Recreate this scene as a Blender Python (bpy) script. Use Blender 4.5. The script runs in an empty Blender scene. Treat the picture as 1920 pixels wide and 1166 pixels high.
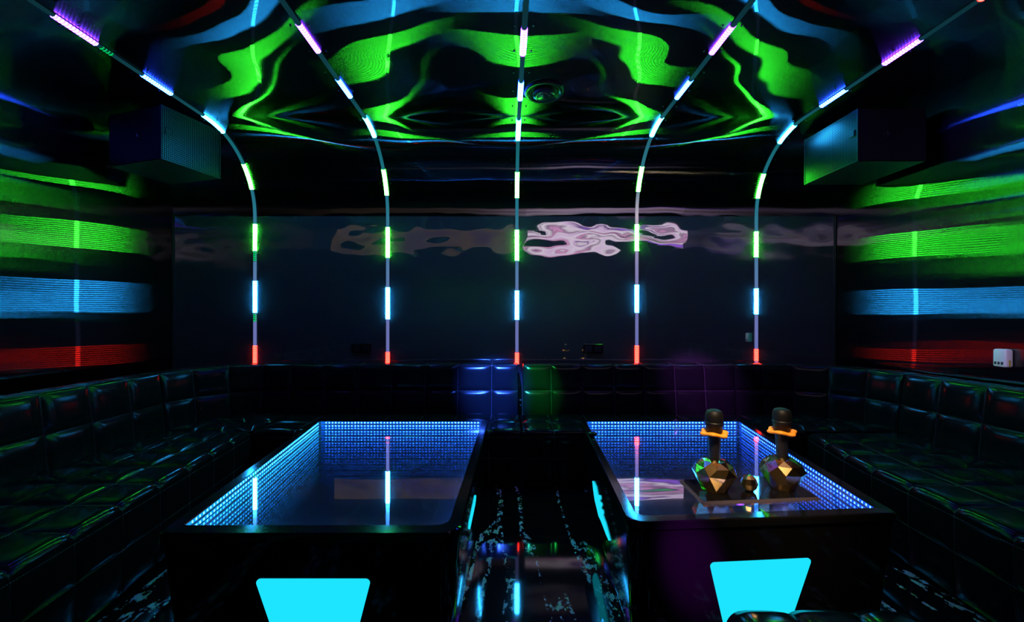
import bpy, math, random
from mathutils import Vector, Matrix, noise
random.seed(7)
SC = bpy.context.scene
COL = SC.collection
PI = math.pi

# ------------------------------------------------------------------ materials
def new_mat(name):
    m = bpy.data.materials.new(name); m.use_nodes = True
    nt = m.node_tree; nt.nodes.clear()
    out = nt.nodes.new('ShaderNodeOutputMaterial')
    return m, nt, out

def N(nt, kind, **kw):
    n = nt.nodes.new(kind)
    for k, v in kw.items():
        if k in n.inputs: n.inputs[k].default_value = v
        else: setattr(n, k, v)
    return n

def principled(name, col, rough=.5, metal=0., spec=.5, coat=0., bump=None, sheen=0., trans=0., ior=1.5):
    m, nt, out = new_mat(name)
    b = N(nt, 'ShaderNodeBsdfPrincipled')
    b.inputs['Base Color'].default_value = (*col, 1)
    b.inputs['Roughness'].default_value = rough
    b.inputs['Metallic'].default_value = metal
    b.inputs['Specular IOR Level'].default_value = spec
    b.inputs['Coat Weight'].default_value = coat
    b.inputs['Coat Roughness'].default_value = .05
    b.inputs['Transmission Weight'].default_value = trans
    b.inputs['IOR'].default_value = ior
    if bump:
        tc = N(nt, 'ShaderNodeTexCoord')
        no = N(nt, 'ShaderNodeTexNoise', Scale=bump[0], Detail=3.)
        bp = N(nt, 'ShaderNodeBump', Strength=bump[1], Distance=bump[2])
        nt.links.new(tc.outputs['Object'], no.inputs['Vector'])
        nt.links.new(no.outputs['Fac'], bp.inputs['Height'])
        nt.links.new(bp.outputs['Normal'], b.inputs['Normal'])
    nt.links.new(b.outputs[0], out.inputs[0])
    return m

def emitter(name, col, strength, pulse=None):
    """light-giving material; pulse = spacing of the diodes along the 'arc' attribute"""
    m, nt, out = new_mat(name)
    e = N(nt, 'ShaderNodeEmission'); e.inputs['Color'].default_value = (*col, 1)
    e.inputs['Strength'].default_value = strength
    if pulse:
        at = N(nt, 'ShaderNodeAttribute', attribute_name='arc')
        mu = N(nt, 'ShaderNodeMath', operation='MULTIPLY'); mu.inputs[1].default_value = 2*PI/pulse[0]
        si = N(nt, 'ShaderNodeMath', operation='SINE')
        mr = N(nt, 'ShaderNodeMapRange'); mr.inputs[1].default_value = -1; mr.inputs[2].default_value = 1
        pw = N(nt, 'ShaderNodeMath', operation='POWER'); pw.inputs[1].default_value = 3.
        ma = N(nt, 'ShaderNodeMath', operation='MULTIPLY_ADD')
        ma.inputs[1].default_value = strength*pulse[1]; ma.inputs[2].default_value = strength*pulse[2]
        L = nt.links.new
        L(at.outputs['Fac'], mu.inputs[0]); L(mu.outputs[0], si.inputs[0]); L(si.outputs[0], mr.inputs[0])
        L(mr.outputs[0], pw.inputs[0]); L(pw.outputs[0], ma.inputs[0]); L(ma.outputs[0], e.inputs['Strength'])
    nt.links.new(e.outputs[0], out.inputs[0])
    return m

def ramp_emitter(name, stops, strength=1.):
    """softly glowing silicone tube; colour runs along the 'arc' attribute (metres)"""
    m, nt, out = new_mat(name)
    e = N(nt, 'ShaderNodeEmission'); e.inputs['Strength'].default_value = strength
    at = N(nt, 'ShaderNodeAttribute', attribute_name='arc')
    mu = N(nt, 'ShaderNodeMath', operation='DIVIDE'); mu.inputs[1].default_value = 5.
    r = N(nt, 'ShaderNodeValToRGB')
    el = r.color_ramp.elements
    while len(el) < len(stops): el.new(.5)
    for k, (s, c) in enumerate(stops):
        el[k].position = s/5.; el[k].color = (*c, 1)
    nt.links.new(at.outputs['Fac'], mu.inputs[0]); nt.links.new(mu.outputs[0], r.inputs[0])
    nt.links.new(r.outputs[0], e.inputs['Color']); nt.links.new(e.outputs[0], out.inputs[0])
    return m

def brushed(name, tangent, smear=.30, sharp=.035, haze=.02, dust=0., tint=(.9, .95, 1.), wave=None, aniso=-.93, rough=.13):
    """black mirror-polished sheet with a fine grain: a sharp reflection, a wide one across the grain, a little haze"""
    m, nt, out = new_mat(name)
    L = nt.links.new
    tv = N(nt, 'ShaderNodeCombineXYZ')
    for i in range(3): tv.inputs[i].default_value = tangent[i]
    a = N(nt, 'ShaderNodeBsdfAnisotropic', Roughness=rough, Anisotropy=aniso)
    a.inputs['Color'].default_value = (smear*tint[0], smear*tint[1], smear*tint[2], 1)
    a.distribution = 'BECKMANN'
    L(tv.outputs[0], a.inputs['Tangent'])
    s = N(nt, 'ShaderNodeBsdfAnisotropic', Roughness=.02)
    s.inputs['Color'].default_value = (sharp, sharp, sharp, 1)
    h = N(nt, 'ShaderNodeBsdfAnisotropic', Roughness=.42)
    h.inputs['Color'].default_value = (haze, haze, haze, 1)
    a1 = N(nt, 'ShaderNodeAddShader'); a2 = N(nt, 'ShaderNodeAddShader')
    L(a.outputs[0], a1.inputs[0]); L(s.outputs[0], a1.inputs[1])
    L(a1.outputs[0], a2.inputs[0]); L(h.outputs[0], a2.inputs[1])
    if wave:
        tc = N(nt, 'ShaderNodeTexCoord'); mp = N(nt, 'ShaderNodeMapping')
        mp.inputs['Scale'].default_value = wave[0]
        no = N(nt, 'ShaderNodeTexNoise', Scale=1., Detail=1.)
        bp = N(nt, 'ShaderNodeBump', Strength=1., Distance=wave[1])
        L(tc.outputs['Object'], mp.inputs[0]); L(mp.outputs[0], no.inputs['Vector'])
        L(no.outputs['Fac'], bp.inputs['Height'])
        for q in (a, s): L(bp.outputs[0], q.inputs['Normal'])
    if dust:
        d = N(nt, 'ShaderNodeBsdfDiffuse'); d.inputs['Color'].default_value = (dust, dust, dust, 1)
        a3 = N(nt, 'ShaderNodeAddShader'); L(a2.outputs[0], a3.inputs[0]); L(d.outputs[0], a3.inputs[1]); a2 = a3
    L(a2.outputs[0], out.inputs[0])
    return m

M = {}
M['sheet_x'] = brushed('brushed_black_sheet_back', (1, 0, 0), smear=.025, sharp=.28, haze=.012, aniso=-.9, dust=.05)
M['ceil'] = brushed('brushed_black_sheet_ceiling', (1, 0, 0), smear=.12, sharp=.022, haze=.002, aniso=-.93, rough=.108)
M['side'] = brushed('brushed_black_sheet_side', (0, 1, 0), smear=.12, sharp=.02, haze=.0015, aniso=-.93, rough=.108)
M['front'] = principled('front_wall_black', (.01, .01, .012), .3)
M['leather'] = principled('black_leather', (.007, .007, .008), .185, spec=.165, bump=(90., .04, .0006))
M['leather_dark'] = principled('black_leather_base', (.008, .008, .009), .4)
M['thread'] = principled('grey_thread', (.22, .20, .23), .6)
M['gloss'] = principled('black_lacquer', (.006, .006, .007), .12, spec=.5, coat=.3)
M['black'] = principled('black_plastic', (.006, .006, .007), .42)
M['rubber'] = principled('black_matte', (.004, .004, .005), .5, spec=.3)
M['satin'] = principled('black_satin_metal', (.012, .012, .013), .28)
M['rim'] = principled('pale_inner_rim', (.5, .52, .56), .5)
M['mirror'] = None
M['orange'] = principled('orange_silicone', (1., .30, .012), .5)
M['white'] = principled('white_plastic', (.8, .78, .8), .4)
M['slot'] = principled('dark_slot', (.03, .03, .035), .5)
M['wrap'] = principled('yellow_tab', (.5, .42, .05), .5)
M['paper'] = principled('grey_tag', (.5, .5, .55), .5)

def mk_mirror():
    m, nt, out = new_mat('silver_mirror')
    g = N(nt, 'ShaderNodeBsdfAnisotropic', Roughness=0.)
    g.inputs['Color'].default_value = (.86, .90, .93, 1)
    d = N(nt, 'ShaderNodeBsdfDiffuse'); d.inputs['Color'].default_value = (.45, .5, .52, 1)
    mx = N(nt, 'ShaderNodeMixShader', Fac=.08)
    nt.links.new(g.outputs[0], mx.inputs[1]); nt.links.new(d.outputs[0], mx.inputs[2])
    nt.links.new(mx.outputs[0], out.inputs[0]); return m
M['mirror'] = mk_mirror()

def mk_oneway():
    m, nt, out = new_mat('one_way_mirror_glass')
    L = nt.links.new
    t = N(nt, 'ShaderNodeBsdfTransparent'); t.inputs['Color'].default_value = (.92, .95, 1, 1)
    g = N(nt, 'ShaderNodeBsdfAnisotropic', Roughness=0.)
    g.inputs['Color'].default_value = (.92, .95, .97, 1)
    mx = N(nt, 'ShaderNodeMixShader', Fac=.80)
    L(t.outputs[0], mx.inputs[1]); L(g.outputs[0], mx.inputs[2])
    L(mx.outputs[0], out.inputs[0]); return m
M['oneway'] = mk_oneway()

def mk_floor():
    m, nt, out = new_mat('black_marble_floor')
    L = nt.links.new
    b = N(nt, 'ShaderNodeBsdfPrincipled', Roughness=.05)
    b.inputs['Specular IOR Level'].default_value = .9
    tc = N(nt, 'ShaderNodeTexCoord')
    mp = N(nt, 'ShaderNodeMapping'); mp.inputs['Scale'].default_value = (4.2, .55, 1.)
    n1 = N(nt, 'ShaderNodeTexNoise', Scale=1., Detail=1.)         # long bands running away from the viewer
    mp2 = N(nt, 'ShaderNodeMapping'); mp2.inputs['Scale'].default_value = (30., 17., 1.)
    n2 = N(nt, 'ShaderNodeTexNoise', Scale=1., Detail=6., Roughness=.65)
    L(tc.outputs['Object'], mp.inputs[0]); L(mp.outputs[0], n1.inputs['Vector'])
    L(tc.outputs['Object'], mp2.inputs[0]); L(mp2.outputs[0], n2.inputs['Vector'])
    s = N(nt, 'ShaderNodeMath', operation='SUBTRACT'); s.inputs[1].default_value = .5
    ab = N(nt, 'ShaderNodeMath', operation='ABSOLUTE')
    r1 = N(nt, 'ShaderNodeMapRange'); r1.inputs[1].default_value = .0; r1.inputs[2].default_value = .04; r1.inputs[3].default_value = 1.; r1.inputs[4].default_value = 0.
    L(n1.outputs['Fac'], s.inputs[0]); L(s.outputs[0], ab.inputs[0]); L(ab.outputs[0], r1.inputs[0])
    s2 = N(nt, 'ShaderNodeMath', operation='SUBTRACT'); s2.inputs[1].default_value = .5
    ab2 = N(nt, 'ShaderNodeMath', operation='ABSOLUTE')
    r2 = N(nt, 'ShaderNodeMapRange'); r2.inputs[1].default_value = .52; r2.inputs[2].default_value = .57
    L(n2.outputs['Fac'], s2.inputs[0]); L(s2.outputs[0], ab2.inputs[0]); L(n2.outputs['Fac'], r2.inputs[0])
    mu = N(nt, 'ShaderNodeMath', operation='MULTIPLY'); L(r1.outputs[0], mu.inputs[0]); L(r2.outputs[0], mu.inputs[1])
    cr = N(nt, 'ShaderNodeValToRGB')
    cr.color_ramp.elements[0].position = .22; cr.color_ramp.elements[0].color = (.004, .004, .005, 1)
    cr.color_ramp.elements[1].position = .42; cr.color_ramp.elements[1].color = (.75, .78, .8, 1)
    L(mu.outputs[0], cr.inputs[0]); L(cr.outputs[0], b.inputs['Base Color'])
    # joints of the floor slabs
    L(b.outputs[0], out.inputs[0]); return m
M['floor'] = mk_floor()

def mk_crystal():
    m, nt, out = new_mat('smoked_amber_crystal')
    b = N(nt, 'ShaderNodeBsdfPrincipled', Roughness=.2)
    b.inputs['Base Color'].default_value = (.62, .40, .17, 1)
    b.inputs['Metallic'].default_value = 1.
    b.inputs['Specular IOR Level'].default_value = .8
    nt.links.new(b.outputs[0], out.inputs[0]); return m
M['crystal'] = mk_crystal()
M['tray'] = principled('black_mirror_tray', (.004, .004, .005), .03, spec=1., coat=.5)
M['tray_edge'] = principled('bevelled_glass_edge', (.5, .4, .42), .08, metal=.9)

def mk_grille():
    m, nt, out = new_mat('perforated_steel_grille')
    L = nt.links.new
    b = N(nt, 'ShaderNodeBsdfPrincipled', Roughness=.35)
    b.inputs['Metallic'].default_value = 1.
    tc = N(nt, 'ShaderNodeTexCoord'); mp = N(nt, 'ShaderNodeMapping')
    mp.inputs['Scale'].default_value = (0, 72., 72.)
    vo = N(nt, 'ShaderNodeTexVoronoi', Scale=1.); vo.inputs['Randomness'].default_value = 0.
    cr = N(nt, 'ShaderNodeValToRGB')
    cr.color_ramp.elements[0].position = .36; cr.color_ramp.elements[0].color = (.004, .004, .004, 1)
    cr.color_ramp.elements[1].position = .42; cr.color_ramp.elements[1].color = (.09, .10, .105, 1)
    L(tc.outputs['Object'], mp.inputs[0]); L(mp.outputs[0], vo.inputs['Vector']); L(vo.outputs['Distance'], cr.inputs[0])
    L(cr.outputs[0], b.inputs['Base Color']); L(b.outputs[0], out.inputs[0]); return m
M['grille'] = mk_grille()

LED = {  # colour, strength
    'r': ((1., .02, .013), 16.), 'c': ((.022, .40, 1.), 88.), 'g': ((.035, 1., .032), 88.),
    'b': ((.015, .07, 1.), 70.), 'p': ((.17, .03, 1.), 50.), 'd': ((.0, .8, .18), .9)}
for k, (c, s) in LED.items():
    M['led_'+k] = emitter('led_light_'+k, c, s, (.019, 1.9, .41) if k != 'd' else (.019, 1.6, .1))
TUBE = [(0, (.14, .15, .42)), (.45, (.14, .17, .42)), (.95, (.08, .19, .36)), (1.5, (.02, .17, .24)), (2.1, (.008, .13, .16)), (2.7, (.006, .06, .08)), (3.6, (.004, .03, .04))]
TUBE_W = [(0, (.14, .15, .42)), (.45, (.16, .17, .42)), (.95, (.24, .22, .44)), (1.45, (.5, .42, .52)), (1.75, (.03, .19, .25)), (2.7, (.006, .06, .08)), (3.6, (.004, .03, .04))]
M['tube'] = ramp_emitter('glowing_silicone_tube', TUBE)
M['tube_w'] = ramp_emitter('glowing_silicone_tube_pale', TUBE_W)
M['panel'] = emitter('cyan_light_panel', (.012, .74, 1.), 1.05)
M['dot_cyan'] = emitter('cyan_diodes', (.045, .42, 1.), 75.)
M['dot_blue'] = emitter('blue_diodes', (.05, .22, 1.), 75.)
M['dot_deep'] = emitter('deep_blue_diodes', (.04, .15, 1.), 75.)

def mk_screen(name, stops, strength, scale):
    m, nt, out = new_mat(name); L = nt.links.new
    tc = N(nt, 'ShaderNodeTexCoord'); mp = N(nt, 'ShaderNodeMapping'); mp.inputs['Scale'].default_value = scale
    no = N(nt, 'ShaderNodeTexNoise', Scale=1., Detail=2.)
    cr = N(nt, 'ShaderNodeValToRGB'); el = cr.color_ramp.elements
    while len(el) < len(stops): el.new(.5)
    for k, (p, c) in enumerate(stops): el[k].position = p; el[k].color = (*c, 1)
    e = N(nt, 'ShaderNodeEmission', Strength=strength)
    L(tc.outputs['Object'], mp.inputs[0]); L(mp.outputs[0], no.inputs['Vector']); L(no.outputs['Fac'], cr.inputs[0])
    L(cr.outputs[0], e.inputs['Color']); L(e.outputs[0], out.inputs[0]); return m
M['screen_pink'] = mk_screen('screen_pink', [(.28, (.03, .6, .10)), (.36, (.05, .03, .08)), (.42, (.95, .4, .75)), (.46, (.35, .2, .35)), (.52, (1., .88, 1.)), (.58, (.9, .62, .95)), (.62, (.12, .06, .2)), (.70, (.4, .15, 1.))], 1.9, (.7, 1, 8.))
M['screen_beige'] = mk_screen('screen_beige', [(.35, (.06, .04, .05)), (.5, (.5, .36, .2)), (.65, (.3, .18, .3))], .22, (1.3, 1, 3.))

# ------------------------------------------------------------------ helpers
def tag(o, label, cat, group=None, kind=None):
    o['label'] = label; o['category'] = cat
    if group: o['group'] = group
    if kind: o['kind'] = kind
    return o

def mesh_obj(name, verts, faces, mat, parent=None, smooth=False, arc=None, mats=None, fm=None):
    me = bpy.data.meshes.new(name)
    me.from_pydata([tuple(v) for v in verts], [], faces)
    if mats:
        for q in mats: me.materials.append(q)
        me.polygons.foreach_set('material_index', fm)
    else: me.materials.append(mat)
    if smooth: me.polygons.foreach_set('use_smooth', [True]*len(me.polygons))
    if arc is not None:
        at = me.attributes.new('arc', 'FLOAT', 'POINT'); at.data.foreach_set('value', arc)
    me.update()
    o = bpy.data.objects.new(name, me); COL.objects.link(o)
    if parent:
        o.parent = parent; o.matrix_parent_inverse = parent.matrix_basis.inverted()
    return o

def empty(name, loc=(0, 0, 0)):
    o = bpy.data.objects.new(name, None); o.empty_display_size = .05
    o.location = loc; COL.objects.link(o); return o

def struct(o): o['kind'] = 'structure'; return o

class MB:
    def __init__(s): s.v = []; s.f = []
    def add(s, vs, fs):
        k = len(s.v); s.v += [Vector(q) for q in vs]; s.f += [tuple(i+k for i in f) for f in fs]
    def box(s, lo, hi, bev=0., mtx=None):
        x0, y0, z0 = lo; x1, y1, z1 = hi
        if bev <= 0:
            vs = [(x0, y0, z0), (x1, y0, z0), (x1, y1, z0), (x0, y1, z0), (x0, y0, z1), (x1, y0, z1), (x1, y1, z1), (x0, y1, z1)]
            fs = [(3, 2, 1, 0), (4, 5, 6, 7), (0, 1, 5, 4), (1, 2, 6, 5), (2, 3, 7, 6), (3, 0, 4, 7)]
        else:
            import bmesh
            bm = bmesh.new(); bmesh.ops.create_cube(bm, size=1)
            for q in bm.verts: q.co = Vector(((x0+x1)/2+q.co.x*(x1-x0), (y0+y1)/2+q.co.y*(y1-y0), (z0+z1)/2+q.co.z*(z1-z0)))
            bmesh.ops.bevel(bm, geom=bm.edges[:], offset=bev, segments=3, affect='EDGES', profile=.5)
            bm.verts.index_update()
            vs = [q.co.copy() for q in bm.verts]; fs = [tuple(q.index for q in f.verts) for f in bm.faces]; bm.free()
        if mtx: vs = [mtx @ Vector(q) for q in vs]
        s.add(vs, fs)
    def lathe(s, prof, n=32, c=(0, 0, 0), rot=0.):
        vs = []; fs = []; m = len(prof)
        for i in range(n):
            a = 2*PI*i/n+rot
            for r, z in prof: vs.append((c[0]+r*math.cos(a), c[1]+r*math.sin(a), c[2]+z))
        for i in range(n):
            j = (i+1) % n
            for k in range(m-1): fs.append((i*m+k, j*m+k, j*m+k+1, i*m+k+1))
        if prof[0][0] > 1e-6: fs.append(tuple(i*m for i in range(n))[::-1])
        if prof[-1][0] > 1e-6: fs.append(tuple(i*m+m-1 for i in range(n)))
        s.add(vs, fs)
    def build(s, name, mat, parent=None, smooth=False):
        return mesh_obj(name, s.v, s.f, mat, parent, smooth)

def auto_smooth(o, deg=35):
    me = o.data
    me.polygons.foreach_set('use_smooth', [True]*len(me.polygons))
    me.set_sharp_from_angle(angle=math.radians(deg)); return o

# ------------------------------------------------------------------ room
D = 4.0; ZC = 2.94; R = .65
STR_X = [-2.45, -1.158, .10, 1.267, 2.43]
EDGE = [-3.32]+STR_X+[3.28]
def panel_u(x):
    for a, b in zip(EDGE, EDGE[1:]):
        if x <= b: return min(1, max(0, (x-a)/(b-a))), b-a
    return 1, 1
def leftx(y): return -3.25+.087*(4-y)
def rightx(y): return 3.2+.0*(4-y)

def prof_pt(s, off=0.):
    """profile of the back wall, cove and ceiling, s metres up from z=.85"""
    L1 = ZC-R-.85; L2 = L1+R*PI/2; r = R-off
    if s < L1: return D-off, .85+s, 0.
    if s < L2:
        t = (s-L1)/R; return D-R+r*math.cos(t), ZC-R+r*math.sin(t), t
    return D-R-(s-L2), ZC-off, PI/2

def ripple(x, s):
    """buckling of the thin sheets between the strips that hold them down"""
    u, w = panel_u(x)
    pin = math.sin(PI*u)**.8
    n1 = noise.noise(Vector((x*1.1+3.1, s*1.5, 1.7)))
    n2 = noise.noise(Vector((x*2.6, s*3.1, 9.2)))
    n3 = noise.noise(Vector((x*.5+7, s*2.2, 4.4)))
    return pin, n1, n2, n3

def back_h(x, s):
    pin, n1, n2, n3 = ripple(x, s)
    q = noise.noise(Vector((x*3.3, s*7., 5.5)))+.5*noise.noise(Vector((x*7., s*13., 2.5)))
    band = math.exp(-((s-1.2)/.22)**2)
    return .0012*n3+pin*(.0015*n1+.0007*n2)+band*.0042*q
def ceil_h(x, s):
    pin, n1, n2, n3 = ripple(x, s)
    k = min(1., max(0., (s-1.3)/.9))
    return (1-k)*back_h(x, s) + k*(.0035*n3+pin*(.009*n1+.0045*n2)+.004*math.sin(PI*panel_u(x)[0])**2*math.sin(s*7.5+.6))

def sheet(name, s0, s1, ds, hfun, mat):
    xs = [-3.32+i*.03 for i in range(int(6.6/.03)+1)]
    ns = int((s1-s0)/ds); ss = [s0+(s1-s0)*i/ns for i in range(ns+1)]
    vs = []; fs = []
    for s in ss:
        y, z, t = prof_pt(s)
        for x in xs:
            h = hfun(x, s)
            vs.append((x, y-h*math.cos(t), z-h*math.sin(t)))
    m = len(xs)
    for i in range(ns):
        for j in range(m-1): fs.append((i*m+j, i*m+j+1, (i+1)*m+j+1, (i+1)*m+j))
    return struct(mesh_obj(name, vs, fs, mat, None, True))

sheet('wall_back', -.85, 1.44, .03, back_h, M['sheet_x'])
sheet('ceiling', 1.44, 2.461+4.85, .025, ceil_h, M['ceil'])

def side_wall(name, fx, sgn, mat):
    vs = []; fs = []; ny = 180; nz = 98
    for i in range(ny+1):
        y = -1.5+5.52*i/ny
        for j in range(nz+1):
            z = 2.96*j/nz
            h = .002*noise.noise(Vector((y*.6, z*2.2, 3.3*sgn)))+.0009*noise.noise(Vector((y*1.7, z*5., 8.3*sgn)))
            vs.append((fx(y)-sgn*h, y, z))
    m = nz+1
    for i in range(ny):
        for j in range(nz):
            q = (i*m+j, (i+1)*m+j, (i+1)*m+j+1, i*m+j+1)
            fs.append(q if sgn < 0 else q[::-1])
    return struct(mesh_obj(name, vs, fs, mat, None, True))
side_wall('wall_left', leftx, -1, M['side'])
side_wall('wall_right', rightx, 1, M['side'])
b = MB(); b.box((-3.3, -1.6, 0), (3.3, -1.5, 2.96)); struct(b.build('wall_front', M['front']))
b = MB(); b.box((-3.4, -1.6, -.05), (3.4, 4.1, 0)); struct(b.build('floor', M['floor']))
# dark joint cover in the corners of the back wall
for nm, x in (('trim_1', -3.245), ('trim_2', 3.195)):
    b = MB(); b.box((x-.002, 3.985, .0), (x+.002, 3.995, 2.3)); struct(b.build(nm, M['black']))

# small screws that hold the sheets beside each strip
sc = MB()
for X in STR_X:
    for k in range(11):
        s = 1.75+.22*k
        for dx in (-.055, .05):
            y, z, t = prof_pt(s, .002)
            rot = Matrix.Translation((X+dx, y, z)) @ Matrix.Rotation(-(PI/2-t)+PI, 4, 'X')
            q = MB(); q.lathe([(.006, 0), (.0055, .003), (0, .0035)], 10)
            sc.add([rot @ v for v in q.v], q.f)
o = sc.build('trim_3', M['black']); struct(o)

# ------------------------------------------------------------------ LED strips on wall and ceiling
SEG = [
 [('r', 0, .181), ('c', .502, .808), ('d', .414, .491), ('g', 1.103, 1.362), ('d', .999, 1.098), ('g', 1.694, 1.929), ('c', 2.257, 2.499), ('b', 2.816, 3.053), ('d', 3.26, 3.34), ('p', 3.364, 3.594)],
 [('r', 0, .118), ('c', .44, .745), ('g', 1.036, 1.331), ('g', 1.639, 1.879), ('c', 2.208, 2.455), ('b', 2.772, 2.997), ('p', 3.291, 3.525)],
 [('r', .004, .113), ('c', .434, .714), ('g', 1.01, 1.305), ('g', 1.614, 1.854), ('c', 2.172, 2.429), ('b', 2.735, 2.965), ('p', 3.26, 3.491)],
 [('r', .02, .181), ('c', .502, .771), ('g', 1.103, 1.357), ('g', 1.674, 1.904), ('c', 2.214, 2.455), ('b', 2.757, 2.984), ('p', 3.275, 3.512)],
 [('r', .03, .149), ('c', .486, .735), ('g', 1.041, 1.289), ('g', 1.609, 1.838), ('c', 2.138, 2.351), ('b', 2.642, 2.872), ('p', 3.169, 3.402), ('r', 3.702, 3.806)]]
LBL = ['LED light strip on the wall beside the left loudspeaker, outermost on that side',
       'LED light strip rising behind the table without microphones, second from left',
       'LED light strip in the middle of the back wall above the sofa gap',
       'LED light strip with a pale lilac stretch, just right of the middle one',
       'LED light strip on the wall beside the right loudspeaker, outermost on that side']
CN = {'r': 'red', 'c': 'ice blue', 'g': 'green', 'b': 'blue', 'p': 'violet', 'd': 'dim green'}
def half_tube(name, X, s0, s1, r, mat, parent, lift=.004, nseg=5, ds=.05):
    n = max(2, int((s1-s0)/ds)); vs = []; fs = []; arc = []
    for i in range(n+1):
        s = s0+(s1-s0)*i/n
        for k in range(nseg+1):
            a = PI*k/nseg
            y, z, t = prof_pt(s, lift+r*.75*math.sin(a))
            vs.append((X-r*math.cos(a), y, z)); arc.append(s)
    m = nseg+1
    for i in range(n):
        for k in range(nseg): fs.append((i*m+k, i*m+k+1, (i+1)*m+k+1, (i+1)*m+k))
        fs.append((i*m+nseg, i*m, (i+1)*m, (i+1)*m+nseg))
    fs.append(tuple(range(m))[::-1]); fs.append(tuple(n*m+k for k in range(m)))
    return mesh_obj(name, vs, fs, mat, parent, True, arc)
for i, X in enumerate(STR_X):
    root = empty('light_strip', (X, 3.99, .85))
    tag(root, LBL[i], 'LED strip', 'colour changing LED strips on wall and ceiling')
    half_tube('silicone_tube', X, 0, 5.2, .0155, M['tube_w' if i == 3 else 'tube'], root)
    for c, a, e in SEG[i]:
        q = half_tube('lit_segment', X, a, e, .0165 if c == 'd' else .019, M['led_'+c], root, .0045, 3)
        q['label'] = CN[c]+' lit segment'

# ------------------------------------------------------------------ tufted leather
FR = [0, .03, .06, .10, .15, .20, .26, .36, .5, .65, .8, .91, .97]
def puff(t): return 1-abs(2*t-1)**5
def tufted(P, na, nb, amp, puffs=None, flip=False, mod=None):
    A = [i+f for i in range(na) for f in FR]+[na]
    B = [i+f for i in range(nb) for f in FR]+[nb]
    vs = []; e = .004
    def nrm(a, b):
        a0, a1 = max(0, a-e), min(na, a+e); b0, b1 = max(0, b-e), min(nb, b+e)
        n = (P(a1, b)-P(a0, b)).cross(P(a, b1)-P(a, b0))
        n = n.normalized() if n.length > 1e-9 else Vector((0, 0, 1))
        return -n if flip else n
    for a in A:
        for b_ in B:
            fa, fb = a-int(a), b_-int(b_)
            row = min(nb-1, int(b_)); k = 1. if puffs is None else puffs[row]
            cell = min(na-1, int(a))
            wob = 1+.18*noise.noise(Vector((cell*1.7+row*5.1, row*2.3, P(0, 0).x)))
            h = amp*k*puff(fa)*puff(fb)*wob if (fa > 0 and fb > 0) else 0
            if mod: h *= mod(a, b_)
            vs.append(P(a, b_)+nrm(a, b_)*h)
    m = len(B); fs = []
    for i in range(len(A)-1):
        for j in range(m-1):
            q = (i*m+j, (i+1)*m+j, (i+1)*m+j+1, i*m+j+1)
            fs.append(q[::-1] if flip else q)
    ends = ([k for k in range(m)], [(len(A)-1)*m+k for k in range(m)])
    return vs, fs, ends, nrm

def stitches(mb, P, nrm, na, nb, la=None, lb=None, step=.011):
    """dashed thread along the seams: la = seam columns, lb = seam rows"""
    def dash(p, q, n):
        d = (q-p)
        if d.length < 1e-6: return
        d.normalize(); s = n.cross(d)*.0009; u = n*.0013
        mid = (p+q)/2; h = d*(step*.32)
        vs = [mid-h-s, mid+h-s, mid+h+s, mid-h+s, mid-h+u, mid+h+u]
        mb.add(vs, [(0, 1, 5, 4), (3, 4, 5, 2), (0, 4, 3), (1, 2, 5)])
    def walk(f, n):
        pts = [f(n*i/(60*n)) for i in range(60*n+1)]
        acc = 0.
        for (p, u), (q, v) in zip(pts, pts[1:]):
            L = (q-p).length; t = -acc
            acc0 = acc
            while acc0+L >= step:
                r = (step-acc0)/L if L > 0 else 1
                c = p+(q-p)*r; d = (q-p).normalized()*step*.3
                dash(c-d, c+d, u); p = c; L = (q-p).length; acc0 = 0.
            acc = acc0+L
    for a in (range(1, na) if la is None else la):
        walk(lambda b_: (P(a, b_)+nrm(a, b_)*.001, nrm(a, b_)), nb)
    for b_ in (range(1, nb) if lb is None else lb):
        walk(lambda a: (P(a, b_)+nrm(a, b_)*.001, nrm(a, b_)), na)

# ---- backrest path round the room
BP = []
def bline(p, q, n):
    for i in range(n): BP.append(Vector((p[0]+(q[0]-p[0])*i/n, p[1]+(q[1]-p[1])*i/n)))
bline((-2.56, .9), (-2.64, 3.14), 20)
for i in range(20):
    t = PI-PI/2*i/20; BP.append(Vector((-2.06+.58*math.cos(t), 3.14+.58*math.sin(t))))
bline((-2.06, 3.72), (2.4, 3.72), 30)
for i in range(20):
    t = PI/2-PI/2*i/20; BP.append(Vector((2.4+.6*math.cos(t), 3.12+.6*math.sin(t))))
bline((3.0, 3.12), (2.92, .9), 20); BP.append(Vector((2.92, .9)))
CUM = [0.]
for p, q in zip(BP, BP[1:]): CUM.append(CUM[-1]+(q-p).length)
def bpath(s):
    s = min(max(s, 0), CUM[-1]-1e-6)
    lo, hi = 0, len(CUM)-1
    while hi-lo > 1:
        k = (lo+hi)//2
        if CUM[k] <= s: lo = k
        else: hi = k
    f = (s-CUM[lo])/(CUM[hi]-CUM[lo])
    p = BP[lo].lerp(BP[hi], f)
    def tan(k): return (BP[min(k+1, len(BP)-1)]-BP[max(k-1, 0)]).normalized()
    t = tan(lo).lerp(tan(hi), f).normalized()
    return p, Vector((t.y, -t.x))           # normal into the room
def s_at_x(x):
    k = CUM[40]; return k+(x+2.06)
S_BACK0 = CUM[40]; S_R0 = CUM[70]; S_R1 = CUM[90]
def lerp(a, b, t): return a+(b-a)*t
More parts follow.
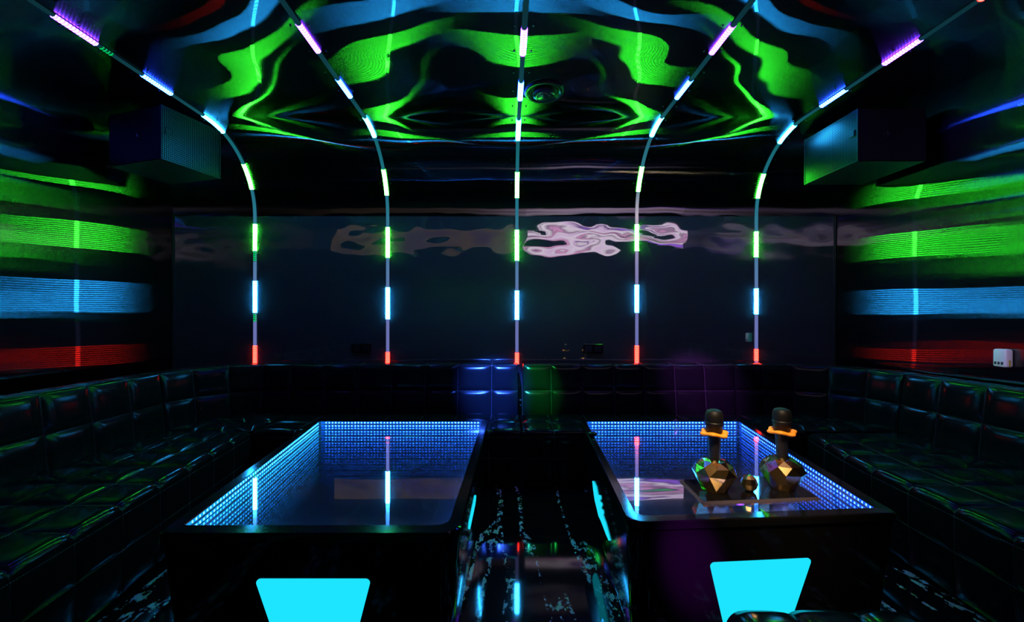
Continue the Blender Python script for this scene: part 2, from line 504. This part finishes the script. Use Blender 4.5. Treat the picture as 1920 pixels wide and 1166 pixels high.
def backrest(stations, parent, st):
    na = len(stations)-1
    pr = [(.055, .405), (.03, .645), (0., .872), (-.15, .876), (-.155, .42)]
    def P(a, b_):
        i = min(na-1, int(a)); s = lerp(stations[i], stations[i+1], a-i)
        p, n = bpath(s)
        j = min(3, int(b_)); o_, z = [lerp(pr[j][k], pr[j+1][k], b_-j) for k in (0, 1)]
        if b_ > 2 and b_ < 3: o_ = lerp(0, -.15, b_-2)
        return Vector((p.x+n.x*o_, p.y+n.y*o_, z))
    vs, fs, ends, nrm = tufted(P, na, 4, .020, [1, 1, .45, 0], flip=False)
    fs.append(tuple(ends[0])); fs.append(tuple(ends[1][::-1]))
    o = mesh_obj('backrest', vs, fs, M['leather'], parent, True)
    stitches(st, P, nrm, na, 3, None, [1, 2])
    return o

def left_edge(y): return -1.945+.14*(3.12-y)
RE = [(.8, 1.97), (1.0, 1.98), (1.72, 2.035), (1.96, 2.06), (2.42, 2.106), (2.65, 2.15), (3.15, 2.28), (3.3, 2.32)]
def right_edge(y):
    for (a, u), (c, v) in zip(RE, RE[1:]):
        if y <= c: return u+(v-u)*(y-a)/(c-a)
    return RE[-1][1]
ZS = .432
def seat(front, back, stations, parent, st, rows=3, flip=False, face=True, name='seat'):
    """front(t)/back(t) give plan points of the seat's front edge and rear line at station t"""
    na = len(stations)-1; nf = 2 if face else 0
    def P(a, b_):
        i = min(na-1, int(a)); t = lerp(stations[i], stations[i+1], a-i)
        f, k = Vector(front(t)), Vector(back(t))
        d = (k-f).normalized()
        if face:
            if b_ <= 1:
                q = f+d*.012*(1-b_); return Vector((q.x, q.y, lerp(.02, .225, b_)))
            if b_ <= 2:
                q = f; return Vector((q.x, q.y, lerp(.225, ZS-.042, b_-1)))
            c = b_-2; W = (k-f).length/rows; rr = .042          # rolled front edge, then the flat top
            if c < .25:
                t = c/.25*PI/2; ins = rr*(1-math.cos(t)); z = ZS-rr+rr*math.sin(t)
            else:
                ins = lerp(rr, W*rows, (c-.25)/(rows-.25)) if c < 1 else lerp(rr, W*rows, .75/(rows-.25))+(c-1)*(W*rows-lerp(rr, W*rows, .75/(rows-.25)))/(rows-1)
                z = ZS
            q = f+d*ins; return Vector((q.x, q.y, z))
        q = f.lerp(k, b_/rows); return Vector((q.x, q.y, ZS))
    nb = nf+rows
    vs, fs, ends, nrm = tufted(P, na, nb, .020, [.3, .5, .75]+[1]*(rows-1) if face else None, flip=flip)
    if face:
        for e, fl in ((ends[0], False), (ends[1], True)):
            k = len(vs); last = vs[e[-1]]; vs.append(Vector((last.x, last.y, .02)))
            loop = list(e)+[k]; fs.append(tuple(loop[::-1] if fl == flip else loop))
    o = mesh_obj(name, vs, fs, M['leather'], parent, True)
    stitches(st, P, nrm, na, nb, None, list(range(1, min(nb, 4))))
    return o
def lin(a, b_, n): return [lerp(a, b_, i/n) for i in range(n+1)]
def plinth(pts, parent):
    b = MB(); n = len(pts)
    b.add([(x, y, 0) for x, y in pts]+[(x, y, .40) for x, y in pts],
          [tuple(range(n))[::-1], tuple(range(n, 2*n))]+[(i, (i+1) % n, n+(i+1) % n, n+i) for i in range(n)])
    return b.build('plinth', M['leather_dark'], parent)
SG = 'black leather sofa sections round the room'
def left_back(y): return -2.56-.03*(y-.9)/2.2
def right_back(y): return 2.90+.06*(y-.9)/2.2

def section(name, loc, label, fn):
    r = empty(name, loc); tag(r, label, 'sofa', SG); st = MB(); fn(r, st)
    st.build('stitching', M['thread'], r); return r
S_L1 = CUM[20]-.02
def f1(r, st):
    seat(lambda y: (left_edge(y), y), lambda y: (left_back(y), y), lin(3.12, .92, 9), r, st, 3, flip=True)
    backrest(lin(0., S_L1, 8), r, st)
    plinth([(left_edge(.95)-.08, .95), (left_edge(3.1)-.08, 3.1), (-2.72, 3.1), (-2.65, .95)], r)
section('sofa_section', (-2.2, 2.0, 0), 'long black tufted leather sofa section along the left wall', f1)
def f2(r, st):
    def P(a, b_): return Vector((lerp(-1.95, -2.60, a/3), lerp(3.13, 3.68, b_/2), ZS))
    def crease(a, b_): return min(1., .12+abs(a/3-b_/2)/.13)
    vs, fs, ends, nrm = tufted(P, 3, 2, .03, None, True, crease)
    mesh_obj('seat', vs, fs, M['leather'], r, True)
    stitches(st, P, nrm, 3, 2)
    backrest(lin(S_L1+.006, S_BACK0+.125, 4), r, st)
    plinth([(-2.60, 3.15), (-1.97, 3.15), (-1.97, 3.70), (-2.1, 3.76), (-2.5, 3.62)], r)
section('sofa_section', (-2.3, 3.4, 0), 'curved black leather sofa corner below the left loudspeaker', f2)
BL = [-1.93, -1.63, -1.33, -1.035, -.735, -.44, -.135, .10]
BR = [.15, .40, .68, .965, 1.24, 1.515, 1.785, 2.05]
def f3(r, st):
    seat(lambda x: (x, 3.14), lambda x: (x, 3.68), [-1.935]+BL[1:-1]+[.105], r, st, 2, flip=False)
    backrest([s_at_x(x) for x in BL], r, st)
    plinth([(-1.92, 3.2), (.09, 3.2), (.09, 3.78), (-1.92, 3.78)], r)
section('sofa_section', (-.9, 3.4, 0), 'straight black leather sofa section at the back wall, left of the gap', f3)
def f4(r, st):
    seat(lambda x: (x, 3.14), lambda x: (x, 3.68), [.122]+[.365]+BR[2:], r, st, 2, flip=False)
    backrest([s_at_x(x) for x in BR], r, st)
    plinth([(.14, 3.2), (2.04, 3.2), (2.04, 3.78), (.14, 3.78)], r)
section('sofa_section', (1.1, 3.4, 0), 'straight black leather sofa section at the back wall, right of the gap', f4)
S_RC = S_R1+.02
def f5(r, st):
    seat(lambda x: (x, 3.14), lambda x: (x, 3.68), [2.056, 2.29], r, st, 2, flip=False, name='seat_end')
    def P(a, b_): return Vector((lerp(2.295, 2.97, a/3), lerp(3.14, 3.68, b_/2), ZS))
    def crease(a, b_): return min(1., .12+abs(a/3-b_/2)/.13)
    vs, fs, ends, nrm = tufted(P, 3, 2, .03, None, False, crease)
    mesh_obj('seat', vs, fs, M['leather'], r, True)
    stitches(st, P, nrm, 3, 2)
    backrest(lin(s_at_x(2.056), S_RC, 5), r, st)
    plinth([(2.3, 3.16), (2.95, 3.16), (2.85, 3.6), (2.45, 3.76), (2.3, 3.7)], r)
section('sofa_section', (2.6, 3.4, 0), 'curved black leather sofa corner below the right loudspeaker', f5)
def f6(r, st):
    seat(lambda y: (right_edge(y), y), lambda y: (right_back(y), y), lin(3.085, .92, 9), r, st, 3, flip=False)
    backrest(lin(S_RC+.006, CUM[-1], 8), r, st)
    plinth([(right_edge(.95)+.08, .95), (2.98, .95), (3.04, 3.1), (right_edge(3.1)+.08, 3.1)], r)
section('sofa_section', (2.5, 2.0, 0), 'long black tufted leather sofa section along the right wall', f6)

# stool in the foreground
def stool():
    r = empty('ottoman', (.91, .93, 0))
    tag(r, 'black leather ottoman in front of the table with the microphones', 'stool')
    x0, x1, y0, y1 = .645, 1.185, .66, 1.22; zt = .448
    rr = .06; pl = [(y1, .03), (y1, .24)]
    pl += [(y1-rr+rr*math.cos(t*PI/12), zt-rr+rr*math.sin(t*PI/12)) for t in range(7)]
    pl += [(y1-.18, zt+.004), (y0+.18, zt+.004)]
    pl += [(y0+rr-rr*math.sin(t*PI/12), zt-rr+rr*math.cos(t*PI/12)) for t in range(7)]
    pl += [(y0, .24), (y0, .03)]
    key = [0, 1, 9, 10, 17, 19]
    def P(a, b_):
        x = lerp(x0, x1, a/3); k = min(4, int(b_)); i0, i1 = key[k], key[k+1]
        seg = pl[i0:i1+1]; ln = [(Vector(q)-Vector(p)).length for p, q in zip(seg, seg[1:])]
        t = (b_-k)*sum(ln); n = 0
        while n < len(ln)-1 and t > ln[n]: t -= ln[n]; n += 1
        q = Vector(seg[n]).lerp(Vector(seg[n+1]), min(1., t/ln[n]))
        ex = min(a, 3-a); dz = -.03*(1-min(1., ex/.35))**2
        return Vector((x, q.x, q.y+(dz if q.y > .3 else 0)))
    st = MB()
    vs, fs, ends, nrm = tufted(P, 3, 5, .016, [.6, 1, 1, 1, .6], flip=True)
    fs.append(tuple(ends[0][::-1])); fs.append(tuple(ends[1]))
    mesh_obj('cushion', vs, fs, M['leather'], r, True)
    stitches(st, P, nrm, 3, 5, None, [])
    st.build('stitching', M['thread'], r)
    b = MB(); b.box((x0+.04, y0+.04, 0), (x1-.04, y1-.04, .05)); b.build('base', M['black'], r)
stool()

# ------------------------------------------------------------------ infinity mirror tables
def rpoly(c, rad, n=6):
    """rounded polygon, corners counter-clockwise, one radius each"""
    out = []; m = len(c)
    for i in range(m):
        p = Vector(c[i]); a = (Vector(c[i-1])-p).normalized(); b_ = (Vector(c[(i+1) % m])-p).normalized()
        ang = a.angle(b_); d = rad[i]/math.tan(ang/2)
        cen = p+(a+b_).normalized()*(rad[i]/math.sin(ang/2))
        v0 = p+a*d-cen; v1 = p+b_*d-cen
        t0 = math.atan2(v0.y, v0.x); t1 = math.atan2(v1.y, v1.x)
        if t1 < t0: t1 += 2*PI
        for k in range(n+1):
            t = lerp(t0, t1, k/n); out.append(cen+Vector((math.cos(t), math.sin(t)))*rad[i])
    return out
ZT = .552
DB = (M['dot_blue'], emitter('blue_haze_band', (.004, .13, .85), 6.))
DC = (M['dot_cyan'], emitter('cyan_haze_band', (.006, .32, .85), 6.))
DD = (M['dot_deep'], emitter('deep_blue_haze_band', (.004, .09, .85), 6.))
def table(label, outer, inner, orad, irad, dots, front_x, side):
    """corners are counter-clockwise from the front left one"""
    cen = Vector((sum(p[0] for p in outer)/4, sum(p[1] for p in outer)/4))
    root = empty('infinity_table', (cen.x, cen.y, 0))
    tag(root, label, 'table', 'infinity mirror tables')
    O = rpoly(outer, orad); I = rpoly(inner, irad); n = len(O)
    def ring(pts, z, sc=0.):
        return [Vector((p.x+(cen.x-p.x)*sc, p.y+(cen.y-p.y)*sc, z)) for p in pts]
    def shr(pts, d, z):
        return [Vector((p.x+(cen-p).normalized().x*d, p.y+(cen-p).normalized().y*d, z)) for p in pts]
    # frame: top rim and its rolled outer edge
    loops = [ring(I, ZT-.006), ring(I, ZT-.001), shr(O, .006, ZT), shr(O, .001, ZT-.004), ring(O, ZT-.012), ring(O, ZT-.03), shr(O, .008, ZT-.036)]
    vs = [v for l in loops for v in l]
    fs = [(k*n+i, (k+1)*n+i, (k+1)*n+(i+1) % n, k*n+(i+1) % n) for k in range(len(loops)-1) for i in range(n)]
    auto_smooth(mesh_obj('frame', vs, [f[::-1] for f in fs], M['gloss'], root))
    # body
    loops = [shr(O, .008, ZT-.036), shr(O, .03, .30), shr(O, .055, .06), shr(O, .075, .0)]
    vs = [v for l in loops for v in l]
    fs = [(k*n+i, k*n+(i+1) % n, (k+1)*n+(i+1) % n, (k+1)*n+i)[::-1] for k in range(3) for i in range(n)]
    auto_smooth(mesh_obj('body', vs, fs, M['gloss'], root))
    # glass, inner wall, bottom mirror
    g = ring(I, ZT-.004)
    mesh_obj('glass_top', g, [tuple(range(n))], M['oneway'], root)
    HB = ZT-.004-.021
    a = ring(I, ZT-.006); c = ring(I, HB)
    mesh_obj('inner_rim', a+c, [(i, n+i, n+(i+1) % n, (i+1) % n) for i in range(n)], M['rim'], root, True)
    mesh_obj('bottom_mirror', ring(I, HB), [tuple(range(n))], M['mirror'], root)
    # diodes: one strip per side
    for k in range(4):
        p = Vector(inner[k]); q = Vector(inner[(k+1) % 4]); d = (q-p); L = d.length; d.normalize()
        nin = Vector((-d.y, d.x)); b = MB(); m = int((L-.05)/.0235)
        for i in range(m):
            c0 = p+d*(.03+.0235*i); h = .0042; g = .0042; z = ZT-.004-.009
            u = [Vector((*(c0+d*sx*h+nin*.001), z+sz*g)) for sx, sz in ((-1, -1), (1, -1), (1, 1), (-1, 1))]
            b.add(u, [(0, 1, 2, 3)])
        band = MB()                                            # glowing band added for the coloured haze between the diodes
        e0, e1 = p+d*.014+nin*.0006, q-d*.014+nin*.0006
        band.add([(e0.x, e0.y, ZT-.020), (e1.x, e1.y, ZT-.020), (e1.x, e1.y, ZT-.006), (e0.x, e0.y, ZT-.006)], [(0, 1, 2, 3)])
        t = b.build('diode_strip', dots[k][0], root)
        band.build('haze_band', dots[k][1], t)
    # light panel let into the front
    def face_pt(i, t, z):
        """point on the body's side i (corner i to i+1) at fraction t and height z"""
        p = Vector(outer[i]); q = Vector(outer[(i+1) % 4])
        w = lerp(.03, .055, (.30-z)/.24) if z < .30 else lerp(.03, .008, (z-.30)/(ZT-.036-.30))
        d = (q-p).normalized(); nin = Vector((-d.y, d.x))
        c2 = p+(q-p)*t
        return c2+nin*(w*(.80 if i == 0 else .46)-.002), nin
    def inlay(name, i, shape, mat, label=None, depth=.012):
        """shape: list of (metres along the side from corner i, z)"""
        p = Vector(outer[i]); q = Vector(outer[(i+1) % 4]); L = (q-p).length
        vs = []; m = len(shape)
        for off in (0, depth):
            for u, z in shape:
                c2, nin = face_pt(i, u/L, z); c2 = c2+nin*off; vs.append((c2.x, c2.y, z))
        fs = [tuple(range(m)), tuple(range(m, 2*m))[::-1]]+[(k, m+k, m+(k+1) % m, (k+1) % m) for k in range(m)]
        o = mesh_obj(name, vs, fs, mat, root)
        if label: o['label'] = label
        return o
    L0 = (Vector(outer[1])-Vector(outer[0])).length
    tr = [(front_x-.125, .095), (front_x+.125, .095), (front_x+.204, .384), (front_x-.204, .384)]
    sh = [(v.x, v.y) for v in rpoly([Vector(q) for q in tr], [.015]*4, 5)]
    inlay('light_panel', 0, sh, M['panel'], 'glowing cyan trapezoid panel')
    if side: inlay('side_glow', side[0], side[1], M['panel'], side[2])  # lit panel on the left table, reflection built as glowing shape on the right
    return root
tr = [(.45, .335), (.70, .335), (.78, .375), (.40, .375)]
sh = [(v.x, v.y) for v in rpoly([Vector(q) for q in tr], [.015]*4, 5)]
table('low black table with a lit mirror well and an empty glass top', [(-1.215, 1.425), (-.165, 1.425), (-.135, 3.02), (-1.40, 3.02)],
      [(-1.168, 1.485), (-.212, 1.485), (-.178, 2.985), (-1.362, 2.985)], [.03, .07, .02, .02], [.012, .05, .012, .012],
      [DB, DB, DB, DC], .535, (1, sh, 'cyan side light panel'))
wave = [(0.508, 0.303),(0.634, 0.32),(0.669, 0.298),(0.694, 0.286),(0.719, 0.306),(0.763, 0.327),(0.802, 0.338),(0.798, 0.318),(0.759, 0.301),(0.743, 0.276),(0.775, 0.294),(0.821, 0.309),(0.832, 0.299),(0.791, 0.277),(0.779, 0.253),(0.813, 0.272),(0.858, 0.287),(0.865, 0.274),(0.836, 0.256),(0.851, 0.251),(0.928, 0.254),(1.0, 0.239),(1.04, 0.226),(0.961, 0.213),(0.872, 0.208),(0.783, 0.2),(0.711, 0.187),(0.651, 0.202),(0.58, 0.216),(0.533, 0.257)]  # distorted reflection of the other table's side panel, put in as a glowing outline
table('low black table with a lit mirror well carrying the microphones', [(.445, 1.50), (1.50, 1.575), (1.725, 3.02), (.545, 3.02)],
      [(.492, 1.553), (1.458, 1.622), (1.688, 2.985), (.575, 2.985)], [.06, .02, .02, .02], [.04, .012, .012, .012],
      [DD, DD, DB, DB], .52, (3, wave, 'cyan wave shaped reflection built as a glowing shape'))

# ------------------------------------------------------------------ tray, microphones, crystal holders
zt = ZT-.0035
def quad_slab(mb, c, z0, z1):
    vs = [(x, y, z0) for x, y in c]+[(x, y, z1) for x, y in c]
    mb.add(vs, [(3, 2, 1, 0), (4, 5, 6, 7), (0, 1, 5, 4), (1, 2, 6, 5), (2, 3, 7, 6), (3, 0, 4, 7)])
tray = empty('tray', (1.04, 1.78, zt))
tag(tray, 'flat mirror tray under the two microphones on the right table', 'tray')
tc = [(.797, 1.66), (1.285, 1.70), (1.31, 1.93), (.802, 1.88)]
b = MB(); quad_slab(b, tc, zt, zt+.010); b.build('plate', M['tray'], tray)
b = MB()
for i in range(4):
    p, q = Vector(tc[i]), Vector(tc[(i+1) % 4]); d = (q-p).normalized(); n = Vector((d.y, -d.x))
    a0, a1 = p+n*.0005, q+n*.0005
    c0, c1 = p+n*.010-d*.010, q+n*.010+d*.010
    b.add([(c0.x, c0.y, zt), (c1.x, c1.y, zt), (a1.x, a1.y, zt+.0105), (a0.x, a0.y, zt+.0105)], [(0, 1, 2, 3)])
b.build('bevelled_edge', M['tray_edge'], tray)
TZ = zt+.0105

def holder(x, y, label, rot, tilt=0.):
    r = empty('microphone_holder', (x, y, TZ)); tag(r, label, 'microphone holder', 'crystal microphone holders')
    b = MB()
    for n, prof in ((9, [(.050, 0), (.056, .012), (.090, .078), (.074, .108), (.048, .128), (.028, .134), (.0265, .06)]),):
        vs = []; m = len(prof)
        for i in range(n):
            for k, (rr, z) in enumerate(prof):
                a = 2*PI*(i+(.5 if k in (2, 4) else 0))/n+rot
                vs.append((x+rr*math.cos(a), y+rr*math.sin(a), TZ+z))
        fs = []
        for i in range(n):
            j = (i+1) % n
            for k in range(m-1):
                a0, a1, c0, c1 = i*m+k, j*m+k, i*m+k+1, j*m+k+1
                if k in (1, 3): fs += [(a0, a1, c0), (a1, c1, c0)]
                elif k in (2, 4): fs += [(a0, c1, c0), (a0, a1, c1)]
                else: fs.append((a0, a1, c1, c0))
        fs.append(tuple(i*m for i in range(n))[::-1]); fs.append(tuple(i*m+m-1 for i in range(n)))
        b.add(vs, fs)
    b.build('crystal', M['crystal'], r)
    return r
holder(.897, 1.775, 'gold tinted crystal holder under the microphone nearer the aisle', .2)
holder(1.206, 1.80, 'gold tinted crystal holder under the microphone nearer the right sofa', .45)

def mic(x, y, label, ang):
    z0 = TZ+.062
    r = empty('microphone', (x, y, z0)); tag(r, label, 'microphone', 'karaoke microphones')
    b = MB(); b.lathe([(.019, 0), (.0215, .004), (.0225, .10), (.026, .175)], 28, (x, y, z0)); auto_smooth(b.build('handle', M['black'], r))
    b = MB(); b.lathe([(.026, .175), (.032, .185), (.034, .214), (.0365, .218), (.037, .228), (.035, .231)], 28, (x, y, z0)); auto_smooth(b.build('collar', M['rubber'], r))
    b = MB(); b.lathe([(.034, .229), (.036, .240), (.0365, .256), (.0345, .268), (.029, .278), (.018, .283), (0, .285)], 28, (x, y, z0)); auto_smooth(b.build('head_grille', M['rubber'], r))
    # orange anti-roll ring, six lobes
    vs = []; fs = []; n = 72; prof = [(-.004, -.006), (.0, -.007), (.007, -.004), (.009, .0), (.007, .004), (0., .007), (-.004, .006)]
    for i in range(n):
        a = 2*PI*i/n; rr = .046+.004*math.cos(6*a+ang); dz = .0035*math.cos(3*a+ang*.5)
        for d, h in prof: vs.append((x+(rr+d)*math.cos(a) if d > -.003 else x+.0265*math.cos(a), y+(rr+d)*math.sin(a) if d > -.003 else y+.0265*math.sin(a), z0+.182+h+dz))
    m = len(prof)
    for i in range(n):
        j = (i+1) % n
        for k in range(m): fs.append((i*m+k, j*m+k, j*m+(k+1) % m, i*m+(k+1) % m))
    q = mesh_obj('anti_roll_ring', vs, fs, M['orange'], r, True); q['label'] = 'orange ring below the head'
    return r
mic(.897, 1.775, 'black microphone with orange ring standing nearer the aisle', .3)
mic(1.206, 1.80, 'black microphone with orange ring standing nearer the right sofa', 1.2)
ball = empty('crystal_ball', (1.04, 1.76, TZ)); tag(ball, 'small faceted crystal ball between the two microphone holders', 'ornament')
b = MB(); b.lathe([(.012, 0), (.026, .012), (.034, .034), (.026, .056), (.012, .068), (0, .07)], 10, (1.04, 1.76, TZ)); b.build('faceted_ball', M['crystal'], ball)
# little things lying on the right table
o = MB(); o.box((-.026, -.008, 0), (.026, .008, .0025), .001); o = o.build('paper_tag', M['paper'])
o.location = (1.156, 2.80, zt); o.rotation_euler = (0, 0, -.25); tag(o, 'small grey paper tag at the far edge of the right table glass', 'tag')
o = MB(); o.lathe([(.024, 0), (.027, .004), (.027, .016), (.022, .020), (.014, .021), (0, .0205)], 20); o = o.build('coaster_puck', M['gloss'])
auto_smooth(o); o.location = (.548, 2.62, ZT-.0005); tag(o, 'small glossy black puck on the aisle side rim of the right table', 'puck')

# ------------------------------------------------------------------ loudspeakers
def speaker(corners, depth, zlo, zhi, label, sgn):
    """corners: near and far plan points of the grille face; depth towards the side wall"""
    p, q = Vector(corners[0]), Vector(corners[1]); d = (q-p).normalized(); n = Vector((-d.y, d.x))*sgn  # n points at the wall
    cen = (p+q)/2+n*depth/2
    r = empty('wall_speaker', (cen.x, cen.y, zlo)); tag(r, label, 'loudspeaker', 'loudspeakers under the ceiling')
    pts = [p, q, q+n*depth, p+n*depth]
    if sgn > 0: pass
    import bmesh
    bm = bmesh.new()
    lo = [bm.verts.new((v.x, v.y, zlo)) for v in pts]; hi = [bm.verts.new((v.x, v.y, zhi)) for v in pts]
    bm.faces.new(lo); bm.faces.new(hi)
    for i in range(4): bm.faces.new((lo[i], lo[(i+1) % 4], hi[(i+1) % 4], hi[i]))
    bmesh.ops.recalc_face_normals(bm, faces=bm.faces[:])
    bmesh.ops.bevel(bm, geom=bm.edges[:], offset=.006, segments=2, affect='EDGES')
    me = bpy.data.meshes.new('cabinet'); bm.to_mesh(me); bm.free(); me.materials.append(M['rubber'])
    o = bpy.data.objects.new('cabinet', me); COL.objects.link(o); o.parent = r; o.matrix_parent_inverse = r.matrix_basis.inverted()
    def slab(a, c, z0, z1, t, name, mat, t0=0.):
        A = p+d*a; B = p+d*c; b = MB()
        quad = [A-n*t0, B-n*t0, B-n*(t0+t), A-n*(t0+t)]
        quad_slab(b, [(v.x, v.y) for v in quad], z0, z1)
        return b.build(name, mat, r)
    L = (q-p).length
    slab(.008, L-.008, zlo+.008, zhi-.008, .010, 'grille', M['grille'])
    slab(.03, .075, zlo+.20, zlo+.245, .006, 'badge', M['black'], .010)
    b = MB()
    rim = .008
    for (a, c, z0, z1) in ((0, L, zlo, zlo+rim), (0, L, zhi-rim, zhi), (0, rim, zlo+rim, zhi-rim), (L-rim, L, zlo+rim, zhi-rim)):
        A = p+d*a; B = p+d*c
        quad_slab(b, [(v.x, v.y) for v in (A, B, B-n*.013, A-n*.013)], z0, z1)
    b.build('grille_frame', M['black'], r)
    c = p+n*depth*.38-d*.001
    b = MB(); b.lathe([(.030, 0), (.030, .006), (.022, .006), (.016, -.001), (0, -.001)], 20)
    mt = Matrix.Translation((c.x, c.y, zlo+.20)) @ Matrix.Rotation(PI/2, 4, 'X')
    b.v = [mt @ v for v in b.v]; b.build('port', M['black'], r)
    # bracket to the side wall
    w = cen+n*(depth/2); b = MB()
    b.box((w.x-.02 if sgn > 0 else w.x-.03, w.y-.05, (zlo+zhi)/2-.06), (w.x+.03 if sgn > 0 else w.x+.02, w.y+.05, (zlo+zhi)/2+.06)); b.build('bracket', M['black'], r)
    return r
speaker([(-2.55, 3.02), (-2.42, 3.46)], .55, 2.47, 2.87, 'black loudspeaker box with steel grille, high on the left wall', 1)
speaker([(2.62, 3.05), (2.62, 3.60)], .50, 2.465, 2.855, 'black loudspeaker box with steel grille, high on the right wall', -1)

# round loudspeaker set into the ceiling
cs = empty('ceiling_speaker', (.27, 2.98, ZC-.012)); tag(cs, 'round recessed loudspeaker in the ceiling beside the middle light strip', 'ceiling speaker')
zc = ZC+.004
b = MB(); b.lathe([(.142, 0), (.142, -.012), (.136, -.018), (.122, -.019), (.112, -.012), (.106, 0)], 48, (.27, 2.98, zc)); auto_smooth(b.build('trim_ring', M['satin'], cs))
b = MB(); b.lathe([(.106, 0), (.10, -.006), (.082, -.004), (.080, -.030), (.074, -.036), (.052, -.040), (.050, -.037)], 48, (.27, 2.98, zc)); auto_smooth(b.build('cone', M['satin'], cs))
b = MB(); b.lathe([(.050, -.036), (.048, -.042), (.03, -.049), (0, -.052)], 48, (.27, 2.98, zc)); auto_smooth(b.build('dust_cap', M['satin'], cs))

# ------------------------------------------------------------------ sockets and the white box
def outlet(x, z, label):
    r = empty('wall_outlet', (x, 3.99, z)); tag(r, label, 'wall socket', 'black sockets on the back wall')
    b = MB(); b.box((x-.095, 3.983, z-.045), (x+.095, 3.996, z+.045), .003); b.build('cover_plate', M['gloss'], r)
    for sx in (-1, 1):
        b = MB(); b.box((x+sx*.045-.034, 3.980, z-.030), (x+sx*.045+.034, 3.984, z+.030), .0015); g = b.build('socket', M['black'], r)
        b = MB()
        for dx, dz in ((-.011, -.008), (.011, -.008), (0, .012)):
            b.box((x+sx*.045+dx-.003, 3.9792, z+dz-.006), (x+sx*.045+dx+.003, 3.9802, z+dz+.006))
        b.build('pin_holes', M['slot'], g)
    return r
outlet(-1.41, 1.005, 'black wall socket low on the back wall, between the two left light strips')
outlet(.84, 1.0, 'black wall socket low on the back wall, right of the middle light strip')

wb = empty('plug_adapter', (3.18, 2.62, .985)); tag(wb, 'white rounded plastic plug adapter on the right wall above the sofa', 'adapter')
b = MB(); b.box((3.148, 2.589, .985), (3.199, 2.664, 1.102), .013); o = b.build('housing', M['white'], wb); auto_smooth(o)
b = MB(); b.box((3.192, 2.60, 1.0), (3.204, 2.652, 1.09)); b.build('wall_plate', M['black'], wb)
for k in range(3):
    b = MB(); b.box((3.1472, 2.604+.018*k, 1.002), (3.149, 2.616+.018*k, 1.020)); b.build('slot', M['slot'], wb)
b = MB(); b.box((3.166, 2.588, .994), (3.178, 2.590, 1.032)); b.build('yellow_tab', M['wrap'], wb)

# ------------------------------------------------------------------ screens hanging behind the camera
def screen(x0, x1, z0, z1, y, mat, label):
    r = empty('television', ((x0+x1)/2, y, z0)); tag(r, label, 'television', 'televisions hanging from the ceiling')
    b = MB(); b.box((x0-.02, y-.05, z0-.02), (x1+.02, y-.004, z1+.02), .006); b.build('housing', M['black'], r)
    b = MB(); b.box((0, 0, 0), (x1-x0, .004, z1-z0)); o = b.build('display', mat, r)
    o.matrix_parent_inverse = Matrix.Identity(4); o.location = Vector((x0, y-.004, z0))-r.location
    b = MB(); b.box(((x0+x1)/2-.05, y-.04, z1+.018), ((x0+x1)/2+.05, y-.02, ZC+.01)); b.build('ceiling_mount', M['black'], r)
screen(.3, 2.9, 2.42, 2.78, 1.3, M['screen_pink'], 'wide television with a bright pink picture, hung from the ceiling')
screen(-2.8, .1, 2.42, 2.74, 1.3, M['screen_beige'], 'wide television with a dim beige picture, hung from the ceiling')

# ------------------------------------------------------------------ unseen spots: party lights read off coloured tints, plus two added ones
def spot(loc, tgt, col, power, deg, blend=.6, size=.03):
    l = bpy.data.lights.new('unseen_spot', 'SPOT'); l.energy = power; l.color = col
    l.spot_size = math.radians(deg); l.spot_blend = blend; l.shadow_soft_size = size
    o = bpy.data.objects.new('unseen_spot', l); COL.objects.link(o); o.location = loc
    o.rotation_euler = (Vector(tgt)-Vector(loc)).to_track_quat('-Z', 'Y').to_euler()
SP = (-.3, 1.4, 2.86)
spot(SP, (-.12, 3.7, .70), (.03, .12, 1.), 5000, 14, 1.)
spot(SP, (.28, 3.7, .66), (.02, 1., .12), 1700, 9, 1.)
spot((.6, 1.4, 2.86), (1.75, 3.7, .70), (.55, .12, 1.), 900, 15, 1.)
spot((.6, .78, 2.35), (1.03, 1.78, .66), (1., .72, .42), 300, 22, .6, .16)  # unseen warm spot added to brighten the microphone rings and crystals
spot((1.2, .78, 2.3), (3.1, 2.62, 1.04), (.75, .6, 1.), 120, 7)  # unseen spot added only to light the white adapter
spot((.2, .2, 2.0), (.68, 1.5, .42), (.6, .02, .9), 900, 8, 1.)

# ------------------------------------------------------------------ world, camera, view
w = bpy.data.worlds.new('dark'); SC.world = w; w.use_nodes = True
w.node_tree.nodes['Background'].inputs[0].default_value = (0, 0, 0, 1)
w.node_tree.nodes['Background'].inputs[1].default_value = 0.
cam = bpy.data.cameras.new('camera'); co = bpy.data.objects.new('camera', cam); COL.objects.link(co)
co.location = (0, 0, 1.3); co.rotation_euler = (PI/2, 0, 0)
cam.sensor_width = 36.; cam.lens = 36*770/1920; cam.shift_x = 10/1920; cam.shift_y = 13/1920
cam.clip_start = .02
SC.camera = co
vs = SC.view_settings
vs.view_transform = 'Standard'; vs.look = 'None'; vs.exposure = 0.; vs.gamma = 1.; vs.use_curve_mapping = False
cy = SC.cycles
cy.max_bounces = 40; cy.glossy_bounces = 38; cy.transparent_max_bounces = 24; cy.diffuse_bounces = 2; cy.transmission_bounces = 8
cy.sample_clamp_indirect = 12.
